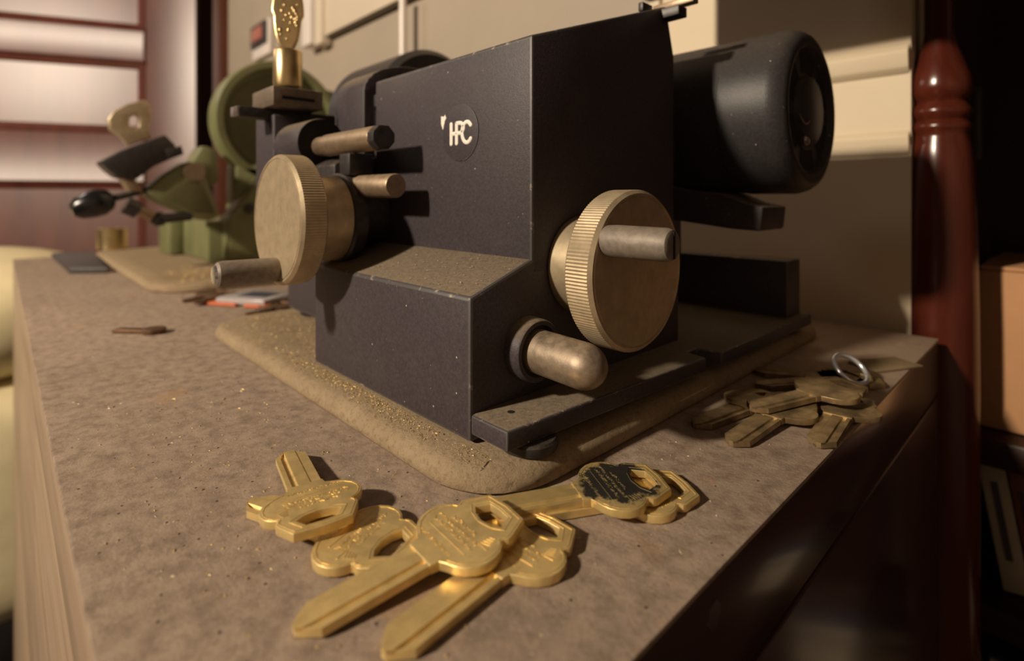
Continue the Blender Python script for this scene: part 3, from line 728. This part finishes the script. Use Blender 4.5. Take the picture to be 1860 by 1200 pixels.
# ------------------------------------------------------------------ swarf
def chips(name, label, n, fn, mat, s0, s1, seed):
    rnd = random.Random(seed); vs, fs = [], []
    for _ in range(n):
        x, y, z = fn(rnd); s = rnd.uniform(s0, s1); a = rnd.uniform(0, 6.28); el = rnd.uniform(1, 2.6)
        ca, sa = math.cos(a), math.sin(a); b = len(vs)
        for px, py, pz in ((-el, -.6, 0), (el, -.5, 0), (el * .7, .6, 0), (-el * .8, .5, 0), (0, 0, rnd.uniform(.5, 1.3))):
            vs.append((x + (px * ca - py * sa) * s, y + (px * sa + py * ca) * s, z + pz * s))
        fs += [(b, b + 1, b + 4), (b + 1, b + 2, b + 4), (b + 2, b + 3, b + 4), (b + 3, b, b + 4), (b + 3, b + 2, b + 1, b)]
    me = bpy.data.meshes.new(name); me.from_pydata(vs, [], fs); o = link(name, me, mat)
    o['kind'] = 'stuff'; o['label'] = label; o['category'] = 'shavings'; return o
def on_mat(r):
    x = max(-.36, min(-.118, r.gauss(-.205, .045))); y = .1045 - abs(r.gauss(0, .0045))
    if y < .0970: y = r.uniform(.097, .1045)
    return (x, y, MT + .0001)
def on_mat_all(r): return (r.uniform(-.345, -.125), r.uniform(.0965, .1045), MT + .0001)
def on_mat_left(r): return (r.uniform(-.36, -.25), min(.137, max(.098, r.gauss(.122, .012))), MT + .0001)
def on_bench(r):
    while True:
        x, y = r.uniform(-.60, -.06), r.uniform(.016, .40)
        if not (-.38 < x < -.103 and .089 < y < .378): return (x, y, .0)
def on_front(r): return (r.gauss(-.19, .07), r.uniform(.03, .088), 0.0)
def on_ramp(r):
    y = r.uniform(.108, .131); x = r.uniform(-.20, -.131); return (x, y, .0535 + (y - YF) * .36 + .0004)
def on_mat2(r): return (r.gauss(-.60, .035), r.gauss(.15, .02), MT + .0001)
chips('brass_shavings', 'gold brass shavings scattered on the mat in front of the black machine', 1500, on_mat, 'brass_chip', .00006, .00024, 1)
chips('brass_shavings', 'gold brass shavings heaped on the mat below the left handwheel', 1500, on_mat_left, 'brass_chip', .00008, .00028, 2)
chips('pale_dust', 'pale dust flecks along the front rim of the mat', 700, on_mat_all, 'pale_chip', .00005, .00016, 8)
chips('brass_shavings', 'fine brass shavings strewn over the bench top', 900, on_bench, 'pale_chip', .00012, .00038, 3)
chips('brass_shavings', 'brass shavings on the bench beside the front key blanks', 260, on_front, 'brass_chip', .00012, .00038, 4)
chips('brass_shavings', 'fine shavings lying on the sloped ledge of the black machine', 90, on_ramp, 'pale_chip', .0001, .00028, 5)
chips('brass_shavings', 'gold shavings on the mat in front of the green machine', 900, on_mat2, 'brass_chip', .0002, .0006, 6)

# ------------------------------------------------------------------ things on the wall
by = .409
e0 = PY(592, 70, by); ebx = thing('electrical_box', 'pale enamelled electrical box on the wall above the machines', 'electrical box', (e0.x + .2, WALL_Y, e0.z))
fin('case', box(e0.x, -.36, by, WALL_Y - .001, e0.z, e0.z + .35, .003), 'box_shadow_gap', ebx)
fin('cover', box(e0.x + .004, -.364, by - .004, by - .0004, e0.z + .003, e0.z + .345, .002), 'box_enamel', ebx)
cp = PY(732, 12, .398); cb = PY(732, 101, .398)
cpo = thing('conduit_pipe', 'thin grey conduit pipe dropping from the electrical box to a dark bracket', 'pipe', cb)
fin('pipe', tube([cp + Vector((0, 0, .012)), cp, (cp + cb) / 2, cb], .0052, 16), 'white_enamel', cpo)
be = PY(805, 128, WALL_Y - .002)
fin('bracket_arm', tube([cb + Vector((-.004, -.002, 0)), cb + Vector((0, 0, -.002)), (cb + be) / 2, be], .0035, 10), 'dark_steel', cpo)
ta, tb = PY(549, 88, .395), PY(580, 88, .395)
ct = thing('cable_trunking', 'white vertical cable trunking on the wall beside the electrical box', 'trunking', ((ta.x + tb.x) / 2, WALL_Y, ta.z))
fin('channel', box(ta.x, ta.x + (tb.x - ta.x) * .55, .392, WALL_Y - .001, ta.z, .9, .004), 'white_enamel', ct)
fin('lid', box(ta.x + (tb.x - ta.x) * .6, tb.x, .398, WALL_Y - .001, ta.z - .004, .9, .003), 'box_enamel', ct)
s0, s1 = PY(460, 112, .412), PY(484, 76, .412)
sw = thing('wall_switch', 'small wall switch with a red rocker beside the door casing', 'switch', ((s0.x + s1.x) / 2, WALL_Y, s0.z))
zz = s0.z
fin('plate', box(s0.x, s1.x + .02, .410, WALL_Y - .001, zz, zz + .075, .002), 'white_enamel', sw)
fin('surround', box(s0.x + .004, s1.x + .012, .404, .4101, zz + .024, zz + .072, .002), 'slate_card', sw)
fin('rocker', box(s0.x + .022, s1.x, .400, .4041, zz + .034, zz + .062, .002), 'red_switch', sw)
# wall panel moulding
z1 = PY(1580, 262, WALL_Y - .004).z
struct(fin('trim_2', prism([Vector((-.249, y, z)) for y, z in ((WALL_Y + .002, z1 - .010), (WALL_Y - .002, z1 - .006), (WALL_Y - .004, z1 + .004), (WALL_Y + .002, z1 + .010))], (.1765, 0, 0), .001), 'cream_wall'), 'cream moulding on the back wall')
z2 = PY(1590, 112, WALL_Y - .004).z
struct(fin('trim_3', prism([Vector((-.249, y, z)) for y, z in ((WALL_Y + .002, z2 - .012), (WALL_Y - .004, z2 - .006), (WALL_Y - .006, z2 + .004), (WALL_Y + .002, z2 + .012))], (.1765, 0, 0), .001), 'cream_wall'), 'upper cream moulding on the back wall')

struct(fin('trim_4', box(-.260, -.2495, WALL_Y - .005, WALL_Y + .002, -.75, 1.7, .0015), 'cream_wall'), 'narrow cream batten over the seam where the painted half shade begins')  # covers the seam to the wall part with painted half shade

# ------------------------------------------------------------------ shelf stand with turned posts
pyy = .4365
pcx = PY(1706, 300, pyy).x; tpost = Vector((pcx, pyy, 0)).dot(FW)
k = tpost / F
st = thing('bookcase', 'dark red mahogany bookcase with turned posts beside the bench', 'bookcase', (.12, .55, -.75))
prof_px = [(-260, 34), (-160, 26), (-60, 24), (0, 20), (55, 20), (85, 26), (115, 36), (140, 45), (160, 48), (174, 47), (182, 40), (188, 38), (194, 42), (202, 47), (210, 47), (216, 42), (221, 40), (226, 44), (232, 47), (238, 45), (244, 42), (252, 43), (265, 46), (290, 49), (340, 51), (440, 54), (560, 56), (700, 57), (900, 57)]
prof = [(0, H + (HY - 960) * k)] + [(r * k, H + (HY - y) * k) for y, r in reversed(prof_px)]
prof = [(57 * k, -.75)] + prof[1:] + [(0, H + (HY + 262) * k)]
prof = [(0, -.75)] + prof
fin('turned_post', lathe(prof, (pcx, pyy, 0), UP, 48), 'post_wood', st, 50)
fin('turned_post', lathe(prof, (pcx + .55, pyy, 0), UP, 48), 'post_wood', st, 50)
SX0, SX1 = pcx + .006, pcx + .58
fin('back_panel', box(SX0 - .02, SX1, .70, .72, -.75, 1.0), 'shelf_wood', st)
fin('side_panel', box(SX0 - .015, SX0 - .002, .462, .70, -.75, .9), 'shelf_wood', st)
zb1 = PY(1800, 795, .455).z; zb2 = PY(1800, 1098, .455).z
for z in (zb1, zb2, zb2 - .092, zb2 - .35, .50): fin('shelf_board', box(SX0, SX1, .452, .70, z - .018, z, .002), 'shelf_wood', st)
fin('added_shade_board', box(-.212, SX1, .31, .34, .224, .40, .003), 'shelf_wood', st)  # board added above the view to throw the shadow on the upper wall
fin('added_board_bracket', box(SX0, SX0 + .02, .34, .47, .28, .38, .002), 'shelf_wood', st)  # added to hold the unseen shade board
ga, gb = PY(1766, 290, .468), PY(1781, 155, .468)
fin('shelf_bracket', box(ga.x, gb.x, .468, .474, ga.z, gb.z, .0008), 'slate_card', st)
# cardboard box on the shelf
bx0, bx1 = PY(1776, 600, .472), PY(2100, 600, .472)
ztop = PY(1810, 492, .472).z
cbx = thing('cardboard_box', 'plain tan cardboard box standing on the bookcase shelf', 'box', ((bx0.x + bx1.x) / 2, .57, zb1))
fin('carton', box(bx0.x, bx1.x, .472, .64, zb1 + .0005, ztop, .002), 'cardboard', cbx)
fin('lid_flap', box(bx0.x + .001, bx1.x - .001, .474, .555, ztop + .0002, ztop + .0028, .0006), 'cardboard', cbx)
# books on the lower shelf
def book(label, x0, wdt, h, lean, mat, y0=.475, dep=.14):
    o = thing('book', label, 'book', (x0, y0, zb2), 'books on the lower shelf')
    ax = Vector((math.cos(lean), 0, math.sin(lean))); az = Vector((-math.sin(lean), 0, math.cos(lean)))
    c = Vector((x0, y0 + dep / 2, zb2 + .001)) + az * (h / 2) + ax * (wdt / 2)
    fin('cover', obox(c, ax, Vector((0, 1, 0)), az, wdt, dep, h, .001), mat, o)
    fin('page_block', obox(c + Vector((0, .002, 0)) , ax, Vector((0, 1, 0)), az, wdt * .8, dep, h * .985, .0005), 'paper', o)
    fin('spine_line', obox(c - Vector((0, dep / 2 + .0003, 0)) + az * h * .05, ax, Vector((0, 1, 0)), az, wdt * .25, .0008, h * .6), 'slate_card', o)
    return o
q1 = PY(1822, 1075, .475); HB = zb1 - .018 - zb2 - .006
book('tall pale book leaning on the lower bookcase shelf', q1.x, .0135, HB, .16, 'paper')
book('orange brown book leaning beside the pale one', q1.x + .0145, .010, HB - .002, .16, 'book_orange')
book('thin dark book leaning behind the orange brown one', q1.x + .026, .009, HB - .001, .16, 'book_blue')
zz2 = zb2 - .092 + .0005
def flat_book(label, z, mat, x0, y0, th, rot):
    ax = Vector((math.cos(rot), math.sin(rot), 0)); ay = Vector((-math.sin(rot), math.cos(rot), 0))
    o = thing('flat_book', label, 'book', (x0, y0, z), 'books lying on the bottom shelf')
    c = Vector((x0, y0, z + th / 2)) + ax * .10 + ay * .07
    fin('cover', obox(c, ax, ay, UP, .20, .14, th, .0015), mat, o)
    fin('page_block', obox(c, ax, ay, UP, .197, .1412, th * .7, .0005), 'paper', o); return o, c, ax, ay
z = zz2
o, c, ax, ay = flat_book('pale book with red lettering on its spine, lying on the pile', z, 'paper', SX0 + .006, .466, .034, .0)
for i in range(6):
    fin('spine_lettering', obox(c - ay * .0708 + ax * (-.075 + i * .013), ax, ay, UP, .008, .0006, .016, .0002), 'book_red', o)
z += .0348
flat_book('blue covered book lying on top of the pile', z, 'book_blue', SX0 + .014, .472, .014, .03)

# ------------------------------------------------------------------ pale padded seat beyond the bench
ps = thing('padded_seat', 'pale yellow rounded padded seat standing past the far end of the bench', 'seat', (-1.38, -.06, -.75))
def puff(c, sx, sy, sz, e=.55, seg=40, rings=20):
    bm = bmesh.new(); rg = []
    sg = lambda v, p: math.copysign(abs(v) ** p, v)
    for i in range(rings + 1):
        ph = -math.pi / 2 + math.pi * i / rings; row = []
        for j in range(seg):
            th = 2 * math.pi * j / seg
            row.append(bm.verts.new((c[0] + sx * sg(math.cos(ph), e) * sg(math.cos(th), e), c[1] + sy * sg(math.cos(ph), e) * sg(math.sin(th), e), c[2] + sz * sg(math.sin(ph), e))))
        rg.append(row)
    for a, b in zip(rg, rg[1:]):
        for j in range(seg): bm.faces.new((a[j], a[(j + 1) % seg], b[(j + 1) % seg], b[j]))
    bmesh.ops.remove_doubles(bm, verts=bm.verts, dist=1e-5)
    return bm
fin('cushion', puff((-1.38, -.06, -.125), .22, .24, .118, .85), 'pale_yellow', ps, 60)
fin('seat_body', puff((-1.38, -.06, -.42), .215, .235, .20, .35), 'pale_yellow', ps, 60)
for x, y in ((-1.53, -.22), (-1.23, -.22), (-1.53, .10), (-1.23, .10)):
    fin('leg', lathe([(0, 0), (.015, 0), (.025, .16), (0, .16)], (x, y, -.75), UP, 16), 'shelf_wood', ps)
